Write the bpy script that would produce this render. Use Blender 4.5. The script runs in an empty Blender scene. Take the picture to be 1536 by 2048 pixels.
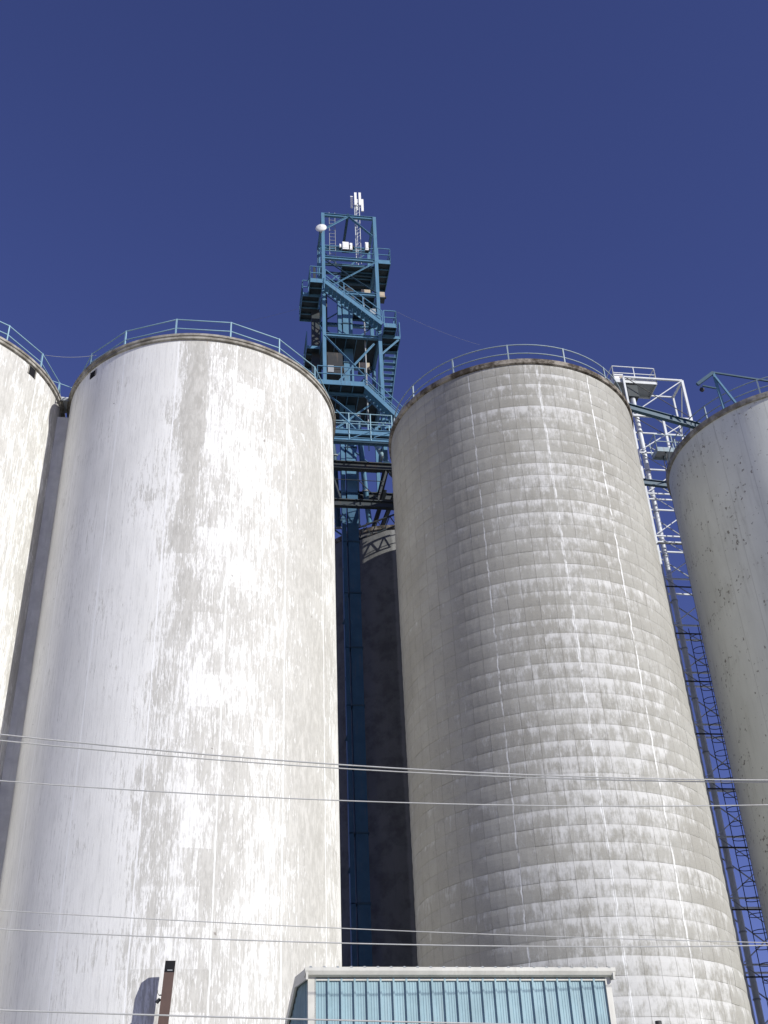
import bpy, math, random
from mathutils import Vector, Matrix
R = math.radians
random.seed(11)
scene = bpy.context.scene
col = scene.collection

# ------------------------------------------------------------------ camera
cam_d = bpy.data.cameras.new("camera")
cam = bpy.data.objects.new("camera", cam_d)
col.objects.link(cam)
cam_d.sensor_width = 36.0
cam_d.lens = 36.0 * 2300.0 / 2048.0
cam_d.clip_start = 0.1
cam_d.clip_end = 3000.0
PITCH, ROLL = 0.59412, -0.046315
CAM = Vector((0, 0, 1.6))
fw = Vector((0, math.cos(PITCH), math.sin(PITCH)))
upv = Vector((0, -math.sin(PITCH), math.cos(PITCH)))
rt = Vector((1, 0, 0))
cr, sr = math.cos(ROLL), math.sin(ROLL)
cx_, cy_ = rt * cr + upv * sr, upv * cr - rt * sr
mw = Matrix.Identity(4)
for i in range(3):
    mw[i][0], mw[i][1], mw[i][2], mw[i][3] = cx_[i], cy_[i], -fw[i], CAM[i]
cam.matrix_world = mw
scene.camera = cam

# ------------------------------------------------------------------ light
SUN_AZ, SUN_EL = R(-37), R(24.5)          # direction towards the sun, angle from +X
sdir = Vector((math.cos(SUN_AZ) * math.cos(SUN_EL), math.sin(SUN_AZ) * math.cos(SUN_EL), math.sin(SUN_EL)))
world = bpy.data.worlds.new("World")
scene.world = world
world.use_nodes = True
wn = world.node_tree
bg = wn.nodes["Background"]
sky = wn.nodes.new("ShaderNodeTexSky")
sky.sky_type = 'NISHITA'
sky.sun_disc = False
sky.sun_elevation = SUN_EL
sky.sun_rotation = math.atan2(sdir.x, sdir.y)
sky.altitude = 1500
sky.air_density = 1.15
sky.dust_density = 0.35
sky.ozone_density = 3.5
tint = wn.nodes.new("ShaderNodeMix")
tint.data_type = 'RGBA'; tint.blend_type = 'MULTIPLY'
tint.inputs[0].default_value = 1.0
tint.inputs[7].default_value = (1.02, 0.82, 1.34, 1)
wn.links.new(sky.outputs[0], tint.inputs[6])
wn.links.new(tint.outputs[2], bg.inputs[0])
bg.inputs[1].default_value = 0.066
sl = bpy.data.lights.new("sun", 'SUN')
sl.energy = 4.2
sl.angle = R(0.53)
sl.color = (1.0, 0.985, 0.925)
so = bpy.data.objects.new("sun", sl)
col.objects.link(so)
so.rotation_euler = sdir.to_track_quat('Z', 'Y').to_euler()
so.location = (60, -40, 60)
scene.view_settings.view_transform = 'Standard'
scene.view_settings.look = 'None'
scene.view_settings.gamma = 1.0
scene.view_settings.use_curve_mapping = False
scene.view_settings.exposure = 0.29

# ------------------------------------------------------------------ mesh helpers
class MB:
    def __init__(s):
        s.v, s.f, s.sm = [], [], []
    def add(s, vs, fs, smooth=False):
        o = len(s.v)
        s.v += [tuple(p) for p in vs]
        s.f += [tuple(i + o for i in f) for f in fs]
        s.sm += [smooth] * len(fs)
        return s
    def box(s, x0, x1, y0, y1, z0, z1):
        return s.add([(x0, y0, z0), (x1, y0, z0), (x1, y1, z0), (x0, y1, z0), (x0, y0, z1), (x1, y0, z1), (x1, y1, z1), (x0, y1, z1)],
                     [(0, 3, 2, 1), (4, 5, 6, 7), (0, 1, 5, 4), (1, 2, 6, 5), (2, 3, 7, 6), (3, 0, 4, 7)])
    def bar(s, p, q, w, h=None, up=(0, 0, 1)):
        p, q = Vector(p), Vector(q)
        h = h or w
        d = (q - p).normalized()
        u = Vector(up)
        if abs(d.dot(u)) > 0.97:
            u = Vector((0, 1, 0))
        a = d.cross(u).normalized()
        b = a.cross(d)
        vs = []
        for c in (p, q):
            for i, j in ((-1, -1), (1, -1), (1, 1), (-1, 1)):
                vs.append(c + a * i * w / 2 + b * j * h / 2)
        return s.add(vs, [(0, 1, 2, 3), (7, 6, 5, 4), (0, 4, 5, 1), (1, 5, 6, 2), (2, 6, 7, 3), (3, 7, 4, 0)])
    def ibeam(s, p, q, w, h, t=0.03):
        p, q = Vector(p), Vector(q)
        z = Vector((0, 0, 1))
        s.bar(p + z * (h / 2 - t / 2), q + z * (h / 2 - t / 2), w, t)
        s.bar(p - z * (h / 2 - t / 2), q - z * (h / 2 - t / 2), w, t)
        return s.bar(p, q, t, h - 2 * t)
    def tube(s, pts, r, n=8, cap=True):
        pts = [Vector(p) for p in pts]
        vs = []
        for i, p in enumerate(pts):
            d = (pts[min(i + 1, len(pts) - 1)] - pts[max(i - 1, 0)]).normalized()
            u = Vector((0, 0, 1)) if abs(d.z) < 0.9 else Vector((0, 1, 0))
            a = d.cross(u).normalized()
            b = a.cross(d)
            for k in range(n):
                t = 2 * math.pi * k / n
                vs.append(p + a * math.cos(t) * r + b * math.sin(t) * r)
        fs = []
        for i in range(len(pts) - 1):
            for k in range(n):
                k2 = (k + 1) % n
                fs.append((i * n + k, i * n + k2, (i + 1) * n + k2, (i + 1) * n + k))
        s.add(vs, fs, True)
        if cap:
            m = (len(pts) - 1) * n
            s.add([vs[k] for k in range(n)], [tuple(range(n - 1, -1, -1))])
            s.add([vs[m + k] for k in range(n)], [tuple(range(n))])
        return s
    def lathe(s, prof, n=160, c=(0, 0), smooth=True):
        vs = []
        for r, z in prof:
            for k in range(n):
                t = 2 * math.pi * k / n
                vs.append((c[0] + r * math.cos(t), c[1] + r * math.sin(t), z))
        fs = []
        for i in range(len(prof) - 1):
            for k in range(n):
                k2 = (k + 1) % n
                fs.append((i * n + k, i * n + k2, (i + 1) * n + k2, (i + 1) * n + k))
        return s.add(vs, fs, smooth)
    def disc(s, r, z, n=160):
        return s.add([(r * math.cos(2 * math.pi * k / n), r * math.sin(2 * math.pi * k / n), z) for k in range(n)], [tuple(range(n))])
    def prism(s, poly, d):
        """poly: list of 3D points (planar), extruded by the vector d"""
        n = len(poly)
        d = Vector(d)
        vs = [Vector(p) for p in poly] + [Vector(p) + d for p in poly]
        fs = [tuple(range(n - 1, -1, -1)), tuple(range(n, 2 * n))]
        for i in range(n):
            j = (i + 1) % n
            fs.append((i, j, n + j, n + i))
        return s.add(vs, fs)
    def mesh(s, name, mat):
        me = bpy.data.meshes.new(name)
        me.from_pydata(s.v, [], s.f)
        me.polygons.foreach_set("use_smooth", s.sm)
        me.materials.append(mat)
        me.update()
        return me
    def build(s, name, mat, parent=None):
        return obj(name, s.mesh(name, mat), parent)

def obj(name, me, parent=None):
    o = bpy.data.objects.new(name, me)
    col.objects.link(o)
    if parent:
        o.parent = parent
    return o

def tag(o, label, cat, group=None, kind=None):
    if label: o["label"] = label
    if cat: o["category"] = cat
    if group: o["group"] = group
    if kind: o["kind"] = kind
    return o

def thing(name, label, cat, loc=(0, 0, 0), rz=0.0, group=None):
    o = bpy.data.objects.new(name, None)
    o.empty_display_size = 0.5
    col.objects.link(o)
    o.location = loc
    o.rotation_euler = (0, 0, rz)
    return tag(o, label, cat, group)

# ------------------------------------------------------------------ node helpers
class NT:
    def __init__(s, name, rough=0.8, metal=0.0, color=(0.5, 0.5, 0.5), spec=0.3):
        s.m = bpy.data.materials.new(name)
        s.m.use_nodes = True
        s.t = s.m.node_tree
        s.b = s.t.nodes["Principled BSDF"]
        s.b.inputs["Roughness"].default_value = rough
        s.b.inputs["Metallic"].default_value = metal
        s.b.inputs["Specular IOR Level"].default_value = spec
        s.b.inputs["Base Color"].default_value = (*color, 1)
    def n(s, ty): return s.t.nodes.new(ty)
    def put(s, sock, v):
        if isinstance(v, bpy.types.NodeSocket): s.t.links.new(v, sock)
        elif isinstance(v, (tuple, list)):
            sock.default_value = (*v, 1) if len(sock.default_value) == 4 and len(v) == 3 else v
        else: sock.default_value = v
    def M(s, op, a, b=0.0, c=0.0, clamp=False):
        n = s.n("ShaderNodeMath"); n.operation = op; n.use_clamp = clamp
        for i, v in enumerate((a, b, c)): s.put(n.inputs[i], v)
        return n.outputs[0]
    def noise(s, vec, scale=1.0, detail=4.0, rough=0.55, dist=0.0):
        n = s.n("ShaderNodeTexNoise")
        s.put(n.inputs["Vector"], vec)
        n.inputs["Scale"].default_value = scale
        n.inputs["Detail"].default_value = detail
        n.inputs["Roughness"].default_value = rough
        n.inputs["Distortion"].default_value = dist
        return n.outputs[0]
    def white(s, vec):
        n = s.n("ShaderNodeTexWhiteNoise"); n.noise_dimensions = '3D'
        s.put(n.inputs["Vector"], vec)
        return n.outputs[0]
    def xyz(s, x, y, z=0.0):
        n = s.n("ShaderNodeCombineXYZ")
        for i, v in enumerate((x, y, z)): s.put(n.inputs[i], v)
        return n.outputs[0]
    def ramp(s, x, a, b, lo=0.0, hi=1.0):
        n = s.n("ShaderNodeMapRange"); n.interpolation_type = 'SMOOTHSTEP'
        s.put(n.inputs[0], x)
        for i, v in enumerate((a, b, lo, hi)): s.put(n.inputs[i + 1], v)
        return n.outputs[0]
    def mix(s, f, a, b, mode='MIX'):
        n = s.n("ShaderNodeMix"); n.data_type = 'RGBA'; n.blend_type = mode
        s.put(n.inputs[0], f); s.put(n.inputs[6], a); s.put(n.inputs[7], b)
        return n.outputs[2]
    def pos(s):
        g = s.n("ShaderNodeNewGeometry")
        p = s.n("ShaderNodeSeparateXYZ")
        s.t.links.new(g.outputs["Position"], p.inputs[0])
        return g.outputs["Position"], p.outputs[0], p.outputs[1], p.outputs[2]
    def silo(s, c, r):
        """metres round the wall (0 faces -Y, grows to +X) and metres up"""
        P, x, y, z = s.pos()
        th = s.M('ARCTAN2', s.M('SUBTRACT', x, c[0]), s.M('SUBTRACT', c[1], y))
        return s.M('MULTIPLY', th, r), z
    def bell(s, x, c, w):
        d = s.M('ABSOLUTE', s.M('SUBTRACT', x, c))
        return s.ramp(d, w, 0.0)
    def bump(s, h, strength=0.3, dist=0.02):
        n = s.n("ShaderNodeBump")
        n.inputs["Strength"].default_value = strength
        n.inputs["Distance"].default_value = dist
        s.put(n.inputs["Height"], h)
        s.t.links.new(n.outputs[0], s.b.inputs["Normal"])
    def out(s, c): s.put(s.b.inputs["Base Color"], c); return s.m

def painted_metal(name, c, rough=0.55, dirt=0.25, dirtc=(0.16, 0.12, 0.09), spec=0.35):
    n = NT(name, rough, 0, c, spec)
    P, x, y, z = n.pos()
    a = n.noise(P, 1.3, 6, 0.65)
    st = n.noise(n.xyz(n.M('MULTIPLY', x, 9), n.M('MULTIPLY', y, 9), n.M('MULTIPLY', z, 0.8)), 1.0, 5)
    k = n.ramp(n.M('ADD', a, st), 1.0, 1.35)
    cc = n.mix(n.ramp(a, 0.3, 0.7), tuple(v * 0.86 for v in c), tuple(min(1, v * 1.1) for v in c))
    return n.out(n.mix(n.M('MULTIPLY', k, dirt), cc, dirtc))

M = {}
M['blue'] = painted_metal('blue_paint', (0.085, 0.20, 0.305), 0.5, 0.5, (0.085, 0.075, 0.065))
M['blue_dark'] = painted_metal('dark_blue_paint', (0.030, 0.075, 0.115))
M['casing'] = painted_metal('shade_toned_blue_paint', (0.035, 0.105, 0.18))  # leg blue darkened, with the grey silo's shadow put into the colour
M['girder'] = painted_metal('girder_paint', (0.035, 0.045, 0.05), dirt=0.6, dirtc=(0.09, 0.055, 0.035))
M['galv'] = painted_metal('galvanised_steel', (0.60, 0.62, 0.62), 0.5, 0.2)
M['galv_dark'] = painted_metal('weathered_galvanised', (0.30, 0.32, 0.33), 0.6, 0.4)
M['rail'] = painted_metal('rail_paint', (0.25, 0.40, 0.47), 0.5, 0.2)
M['railB'] = painted_metal('worn_rail_paint', (0.27, 0.34, 0.37), 0.6, 0.35)
M['white'] = painted_metal('white_enamel', (0.78, 0.78, 0.76), 0.35, 0.12)
M['beige'] = painted_metal('beige_enamel', (0.45, 0.38, 0.28), 0.5, 0.4)
M['black'] = painted_metal('black_steel', (0.03, 0.032, 0.035), 0.6, 0.4)
M['shed'] = painted_metal('pale_blue_sheet', (0.265, 0.385, 0.425), 0.45, 0.22)
M['trim'] = painted_metal('cream_trim', (0.56, 0.55, 0.50), 0.5, 0.22)
M['rust'] = painted_metal('brown_painted_duct', (0.10, 0.062, 0.05), 0.6, 0.5, (0.05, 0.03, 0.025))
M['wire'] = painted_metal('aluminium_wire', (0.42, 0.42, 0.41), 0.5, 0.3)
M['cable'] = painted_metal('steel_cable', (0.18, 0.18, 0.20), 0.5, 0.3)
M['hole'] = NT('dark_opening', 0.9, 0, (0.015, 0.015, 0.017), 0.1).m

def rim_concrete():
    n = NT('rim_concrete', 0.9, 0, (.3, .28, .25), 0.2)
    P, x, y, z = n.pos()
    a = n.noise(P, 2.0, 8, 0.65)
    c = n.mix(n.ramp(a, 0.35, 0.65), (0.16, 0.145, 0.12), (0.37, 0.35, 0.31))
    n.bump(a, 0.5, 0.03)
    return n.out(c)
M['rim'] = rim_concrete()
def rusty_rim():
    n = NT('stained_rim_concrete', 0.9, 0, (.3, .28, .25), 0.2)
    P, x, y, z = n.pos()
    a = n.noise(P, 1.5, 8, 0.7)
    c = n.mix(n.ramp(a, 0.40, 0.62), (0.06, 0.048, 0.036), (0.30, 0.27, 0.23))
    n.bump(a, 0.6, 0.04)
    return n.out(c)
M['rimB'] = rusty_rim()

# ------------------------------------------------------------------ ground
def ground_mat():
    n = NT('pale_gravel', 0.95, 0, (.3, .3, .3), 0.2)
    P, x, y, z = n.pos()
    a = n.noise(P, 0.15, 8, 0.6)
    b = n.noise(P, 14.0, 4, 0.6)
    c = n.mix(n.ramp(a, 0.35, 0.65), (0.45, 0.445, 0.37), (0.565, 0.56, 0.47))
    c = n.mix(n.ramp(b, 0.4, 0.7, 0, 0.4), c, (0.33, 0.32, 0.30))
    n.bump(b, 0.6, 0.02)
    return n.out(c)
tag(MB().disc(900, 0.0, 64).build('ground', ground_mat()), None, None, kind='structure')

# ------------------------------------------------------------------ silos
HZ = 36.0
SA = ((-8.387, 42.764), 6.142)
SB = ((6.368, 45.099), 5.896)
SC = ((20.629, 47.807), 5.896)
SD = ((-20.809, 40.250), 6.142)
SE = ((0.35, 56.85), 4.6)
PH, PW_N = 0.6229, 60
ZTOP = 34.60                                # a lift joint, photographs the ring spacing

def paint_mat(name, c, r, bands, seed=0.0, left_clean=True, wear=0.0):
    n = NT(name, 0.85, 0, (.8, .8, .8), 0.2)
    u, v = n.silo(c, r)
    us = n.M('ADD', u, seed)
    big = n.noise(n.xyz(us, n.M('MULTIPLY', v, 0.45), seed), 0.55, 6, 0.6)
    med = n.noise(n.xyz(n.M('MULTIPLY', us, 4.6), n.M('MULTIPLY', v, 1.25), seed), 1.0, 10, 0.72, 0.3)
    drip = n.noise(n.xyz(n.M('MULTIPLY', us, 15.0), n.M('MULTIPLY', v, 0.7), seed), 1.0, 6, 0.65)
    fine = n.noise(n.xyz(n.M('MULTIPLY', us, 34.0), n.M('MULTIPLY', v, 4.0), seed), 1.0, 4, 0.7)
    pid = n.xyz(n.M('FLOOR', n.M('DIVIDE', us, 1.25)), n.M('FLOOR', n.M('DIVIDE', v, PH * 2)), seed)
    pan = n.white(pid)
    # worn vertical bands
    bm = None
    for (bc, bw, amt, z0, z1) in bands:
        wob = n.M('MULTIPLY', n.M('SUBTRACT', n.noise(n.xyz(0.0, v, seed + bc), 0.3, 3), 0.5), 0.9)
        b = n.M('MULTIPLY', n.bell(n.M('ADD', u, wob), bc, bw), amt)
        b = n.M('MULTIPLY', b, n.ramp(v, z0, z1, 0.25, 1.0))
        bm = b if bm is None else n.M('ADD', bm, b)
    w = n.M('ADD', n.M('MULTIPLY', big, 0.55), n.M('MULTIPLY', med, 0.75))
    w = n.M('ADD', w, n.M('MULTIPLY', drip, 0.45))
    w = n.M('ADD', w, n.M('MULTIPLY', fine, 0.42))
    w = n.M('ADD', w, n.M('MULTIPLY', pan, 0.08))
    w = n.M('ADD', w, wear - 0.043)
    if bm is not None: w = n.M('ADD', w, bm)
    if left_clean:
        w = n.M('ADD', w, n.ramp(u, -1.6, 0.6, -0.10, 0.0))
    k = n.ramp(w, 1.05, 1.23)
    k = n.M('MULTIPLY', k, 0.80)
    # rendered seams
    seam = n.ramp(n.M('ABSOLUTE', n.M('SUBTRACT', n.M('FRACT', n.M('DIVIDE', n.M('ADD', us, n.M('MULTIPLY', med, 0.12)), 2.5)), 0.5)), 0.485, 0.497)
    paint = n.mix(n.ramp(big, 0.3, 0.7), (0.71, 0.703, 0.675), (0.80, 0.793, 0.765))
    paint = n.mix(n.ramp(n.M('ADD', drip, n.M('MULTIPLY', fine, 0.5)), 0.70, 1.0, 0, 0.5), paint, (0.46, 0.455, 0.44))
    bare = n.mix(n.ramp(med, 0.4, 0.65), (0.33, 0.315, 0.28), (0.48, 0.465, 0.425))
    cc = n.mix(k, paint, bare)
    cc = n.mix(n.M('MULTIPLY', seam, 0.8), cc, (0.84, 0.84, 0.83))
    # long thin drip stains under the rim and odd dark specks
    ds = n.ramp(n.noise(n.xyz(n.M('MULTIPLY', us, 5.0), n.M('MULTIPLY', v, 0.12), seed + 3), 1.0, 4, 0.6), 0.60, 0.75)
    ds = n.M('MULTIPLY', ds, n.ramp(v, 25.0, 36.0, 0.10, 0.55))
    cc = n.mix(ds, cc, (0.36, 0.35, 0.33))
    rr_ = n.ramp(n.noise(n.xyz(n.M('MULTIPLY', us, 3.2), n.M('MULTIPLY', v, 0.10), seed + 21), 1.0, 4, 0.6), 0.69, 0.76)
    rr_ = n.M('MULTIPLY', rr_, n.ramp(n.noise(n.xyz(us, n.M('MULTIPLY', v, 0.7), seed + 31), 0.8, 3), 0.52, 0.66))
    cc = n.mix(n.M('MULTIPLY', rr_, 0.5), cc, (0.30, 0.20, 0.13))
    sp = n.ramp(n.noise(n.xyz(n.M('MULTIPLY', us, 1.0), v, seed + 9), 3.3, 2, 0.5), 0.775, 0.80)
    cc = n.mix(n.M('MULTIPLY', sp, 0.6), cc, (0.13, 0.10, 0.08))
    n.bump(n.M('ADD', n.M('MULTIPLY', drip, 0.5), n.M('ADD', n.M('MULTIPLY', k, -0.35), n.M('MULTIPLY', fine, 0.4))), 0.55, 0.02)
    return n.out(cc)

def panel_mat(name, c, r):
    n = NT(name, 0.9, 0, (.4, .4, .4), 0.2)
    u, v = n.silo(c, r)
    pw = 2 * math.pi * r / PW_N
    su = n.M('DIVIDE', n.M('SUBTRACT', u, 0.76), pw)
    sv = n.M('DIVIDE', n.M('SUBTRACT', v, ZTOP), PH)
    pid = n.xyz(n.M('FLOOR', su), n.M('FLOOR', sv), 1.0)
    rnd = n.white(pid)
    row = n.white(n.xyz(0.0, n.M('FLOOR', sv), 4.0))
    fu, fv = n.M('FRACT', su), n.M('FRACT', sv)
    big = n.noise(n.xyz(u, n.M('MULTIPLY', v, 0.5)), 0.5, 6, 0.6)
    med = n.noise(n.xyz(n.M('MULTIPLY', u, 2.4), n.M('MULTIPLY', v, 1.5)), 1.0, 8, 0.68)
    drip = n.noise(n.xyz(n.M('MULTIPLY', u, 9.0), n.M('MULTIPLY', v, 1.2)), 1.0, 5, 0.65)
    fine = n.noise(n.xyz(u, v), 22.0, 4, 0.65)
    base = n.mix(n.ramp(big, 0.3, 0.7), (0.285, 0.275, 0.243), (0.37, 0.362, 0.328))
    base = n.mix(n.M('MULTIPLY', rnd, 0.35), base, (0.27, 0.26, 0.23))
    base = n.mix(n.ramp(fine, 0.35, 0.75, 0, 0.22), base, (0.48, 0.46, 0.42))
    # lime bloom: hangs from the lift joints, strongest round the middle
    reg = n.M('ADD', n.M('MULTIPLY', n.bell(u, 1.2, 6.4), 0.27), n.ramp(v, 36.0, 8.0, -0.02, 0.08))
    topb = n.ramp(fv, 0.35, 1.0)
    e = n.M('ADD', n.M('MULTIPLY', topb, 0.13), n.M('MULTIPLY', med, 0.95))
    e = n.M('ADD', e, n.M('MULTIPLY', drip, 0.60))
    e = n.M('ADD', e, n.M('MULTIPLY', row, 0.16))
    e = n.M('ADD', e, n.M('MULTIPLY', rnd, 0.12))
    e = n.M('ADD', e, n.M('MULTIPLY', n.noise(n.xyz(n.M('MULTIPLY', u, 26.0), n.M('MULTIPLY', v, 5.0)), 1.0, 4, 0.7), 0.42))
    e = n.M('ADD', e, reg)
    bloom = n.M('MULTIPLY', n.ramp(e, 1.31, 1.64), 0.80)
    cc = n.mix(bloom, base, (0.585, 0.58, 0.56))
    mot = n.noise(n.xyz(n.M('MULTIPLY', u, 3.5), n.M('MULTIPLY', v, 3.0), 5.0), 1.0, 7, 0.72)
    cc = n.mix(n.ramp(mot, 0.50, 0.70, 0, 0.38), cc, (0.21, 0.205, 0.19))
    # leaking vertical seams
    wob = n.M('MULTIPLY', n.M('SUBTRACT', n.noise(n.xyz(0.0, v, 2.0), 2.2, 5), 0.5), 0.16)
    uw = n.M('ADD', n.M('ADD', u, wob), n.M('MULTIPLY', n.M('SUBTRACT', drip, 0.5), 0.09))
    vs = None
    brk = n.noise(n.xyz(u, v), 1.3, 5, 0.6)
    for (sc_, w_, a_) in ((0.76, 0.085, 1.0), (-2.36, 0.055, 0.85), (3.28, 0.065, 0.85), (-1.75, 0.02, 0.35), (2.0, 0.02, 0.3), (-0.45, 0.02, 0.3)):
        b = n.M('MULTIPLY', n.bell(uw, sc_, w_), a_)
        vs = b if vs is None else n.M('MAXIMUM', vs, b)
    vs = n.M('MULTIPLY', n.ramp(vs, 0.10, 0.8), n.ramp(brk, 0.38, 0.56, 0.0, 1.0))
    cc = n.mix(n.M('MULTIPLY', vs, 0.9), cc, (0.74, 0.74, 0.72))
    # joints hold grime
    ju = n.ramp(n.M('ABSOLUTE', n.M('SUBTRACT', fu, 0.5)), 0.468, 0.492)
    jv = n.ramp(n.M('ABSOLUTE', n.M('SUBTRACT', fv, 0.5)), 0.47, 0.5)
    j = n.M('MULTIPLY', n.M('MAXIMUM', ju, n.M('MULTIPLY', jv, 0.4)), 0.42)
    cc = n.mix(n.M('MULTIPLY', j, n.ramp(med, 0.3, 0.55, 0.35, 1.0)), cc, (0.16, 0.15, 0.13))
    # old soot stain running down from the roof
    st = n.M('MULTIPLY', n.bell(n.M('ADD', u, n.M('MULTIPLY', n.M('SUBTRACT', big, 0.5), 2.5)), -3.2, 1.5), n.ramp(v, 14.0, 34.0, 0.25, 1.0))
    st = n.M('MULTIPLY', st, n.ramp(n.M('ADD', drip, med), 0.75, 1.15))
    cc = n.mix(n.M('MULTIPLY', st, 0.42), cc, (0.15, 0.15, 0.15))
    n.bump(n.M('ADD', n.M('MULTIPLY', fine, 0.5), n.M('MULTIPLY', drip, 0.5)), 0.35, 0.012)
    return n.out(cc)

def smooth_mat(name, c, r, base=(0.72, 0.73, 0.665), chips=True):
    n = NT(name, 0.85, 0, base, 0.25)
    u, v = n.silo(c, r)
    big = n.noise(n.xyz(u, n.M('MULTIPLY', v, 0.4)), 0.5, 6, 0.6)
    drip = n.noise(n.xyz(n.M('MULTIPLY', u, 7.0), n.M('MULTIPLY', v, 0.5)), 1.0, 5, 0.6)
    cc = n.mix(n.ramp(big, 0.3, 0.7), tuple(x * 0.86 for x in base), base)
    cc = n.mix(n.ramp(drip, 0.5, 0.8, 0, 0.25), cc, tuple(x * 0.6 for x in base))
    if chips:
        area = n.noise(n.xyz(u, v), 0.65, 3, 0.5)
        ch = n.noise(n.xyz(n.M('MULTIPLY', u, 1.0), n.M('MULTIPLY', v, 0.8)), 5.2, 4, 0.62)
        k = n.ramp(n.M('ADD', ch, n.M('MULTIPLY', area, 0.35)), 0.80, 0.85)
        cc = n.mix(n.M('MULTIPLY', k, 0.85), cc, (0.17, 0.15, 0.12))
        run = n.noise(n.xyz(n.M('MULTIPLY', u, 4.0), n.M('MULTIPLY', v, 0.35), 3.0), 1.0, 6, 0.65)
        cc = n.mix(n.ramp(n.M('ADD', run, n.M('MULTIPLY', area, 0.4)), 0.70, 0.95, 0, 0.35), cc, (0.36, 0.355, 0.30))
        sm = None
        for sc_ in (-6.3, -5.2, -3.9, -2.6, 0.0, 2.6):
            b = n.ramp(n.M('ABSOLUTE', n.M('SUBTRACT', u, sc_)), 0.03, 0.012)
            sm = b if sm is None else n.M('MAXIMUM', sm, b)
        cc = n.mix(n.M('MULTIPLY', sm, 0.22), cc, (0.22, 0.21, 0.18))
        ln = n.ramp(n.M('ABSOLUTE', n.M('SUBTRACT', n.M('FRACT', n.M('DIVIDE', v, 1.25)), 0.5)), 0.488, 0.5)
        cc = n.mix(n.M('MULTIPLY', ln, n.ramp(big, 0.4, 0.7, 0, 0.2)), cc, (0.25, 0.24, 0.2))
        n.bump(n.M('ADD', n.M('MULTIPLY', k, -1.0), n.M('MULTIPLY', drip, 0.4)), 0.4, 0.02)
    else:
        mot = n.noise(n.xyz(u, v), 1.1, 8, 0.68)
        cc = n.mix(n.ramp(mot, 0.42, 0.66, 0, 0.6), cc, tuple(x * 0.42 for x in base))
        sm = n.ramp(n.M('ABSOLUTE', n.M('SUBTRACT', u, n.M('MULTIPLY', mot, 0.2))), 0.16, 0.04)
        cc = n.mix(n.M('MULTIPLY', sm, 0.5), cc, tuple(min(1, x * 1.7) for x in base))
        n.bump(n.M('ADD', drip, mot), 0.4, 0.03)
    return n.out(cc)

M['paintA'] = paint_mat('peeling_white_paint', SA[0], SA[1], [(0.85, 0.75, 0.19, 18.0, 33.0), (0.45, 0.7, 0.05, 6, 10), (-0.1, 0.5, 0.07, 30, 12), (2.6, 2.2, 0.085, 2, 10), (6.3, 3.4, 0.19, 2, 12)], 0.0)
M['paintD'] = paint_mat('peeling_white_paint_on_end_silo', SD[0], SD[1], [(4.0, 4.0, 0.06, 5, 30)], 17.3, False, 0.09)
M['panelB'] = panel_mat('limed_concrete', SB[0], SB[1])
M['smoothC'] = smooth_mat('chipped_pale_coating', SC[0], SC[1])
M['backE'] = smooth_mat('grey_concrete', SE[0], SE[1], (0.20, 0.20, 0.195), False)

def ring_rail(parent, r, angles, mat, curved, z=HZ, span=None, h=1.07):
    """two pipe rails on posts, bolted to the roof edge"""
    m = MB()
    def pt(a, zz, rr=r): return (rr * math.cos(a), rr * math.sin(a), zz)
    a0, a1 = angles[0], angles[-1]
    for zz in (z + h, z + 0.55):
        pts = []
        for i in range(len(angles) - 1):
            n = 6 if curved else 1
            for k in range(n):
                pts.append(pt(angles[i] + (angles[i + 1] - angles[i]) * k / n, zz))
        pts.append(pt(angles[-1], zz))
        m.tube(pts, 0.028, 6)
    rail = m.build('railing', mat, parent)
    pm = MB().bar((0, 0, z), (0, 0, z + h + 0.02), 0.06, 0.06).mesh('post', mat)
    for a in angles:
        p = obj('post', pm, rail)
        p.location = pt(a, 0)
        p.rotation_euler = (0, 0, a)
    return rail

def silo_thing(name, label, S, wall_mat, rim_mat, rim, group=None, seg=160):
    c, r = S
    t = thing(name, label, 'silo', (c[0], c[1], 0), 0, group)
    m = MB()
    n = 40
    m.lathe([(r, HZ * i / n - (0.25 if i == n else 0)) for i in range(n + 1)], seg)
    m.build('wall', wall_mat, t)
    m = MB()
    prof = [(r - 0.3, HZ - 0.27)] + [(r + a, HZ + b) for a, b in rim] + [(r - 0.6, HZ + 0.02), (0.01, HZ + 0.12)]
    m.lathe(prof, seg, smooth=False)
    m.build('roof_slab', rim_mat, t)
    return t

def deg_list(known, step, lo, hi):
    a = sorted(known)
    while a[0] - step > lo: a.insert(0, a[0] - step)
    while a[-1] + step < hi: a.append(a[-1] + step)
    return [R(x) for x in a]

rimA = [(0.02, -0.27), (0.10, -0.25), (0.10, -0.13), (0.15, -0.11), (0.15, 0.0)]
tA = silo_thing('concrete_silo', 'white painted silo with brown duct on its face and worn vertical patch', SA, M['paintA'], M['rim'], rimA)
angA = deg_list([-137.4, -115.7, -92.6, -70.05, -47.8, -24.5], 22.6, -220, 140)
ring_rail(tA, SA[1] - 0.11, angA, M['rail'], False)
tD = silo_thing('concrete_silo', 'white painted silo beside the grey joint wall, a square vent hole under its rim', SD, M['paintD'], M['rim'], rimA)
ring_rail(tD, SD[1] - 0.11, deg_list([-59.0, -36.6, -16.5, 3.0], 22.5, -220, 100), M['rail'], False)
rimB = [(0.02, -0.27), (0.085, -0.24), (0.10, -0.08), (0.10, -0.02), (0.05, 0.0)]
rimC = [(0.02, -0.27), (0.10, -0.25), (0.12, -0.10), (0.12, 0.0)]
tC = silo_thing('concrete_silo', 'smooth pale silo with dark chip marks and a hoist arm on its rim', SC, M['smoothC'], M['rim'], rimC)
ring_rail(tC, SC[1] - 0.22, deg_list([-144.5, -115.7, -87.0], 28, -240, 110), M['railB'], True)
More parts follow.
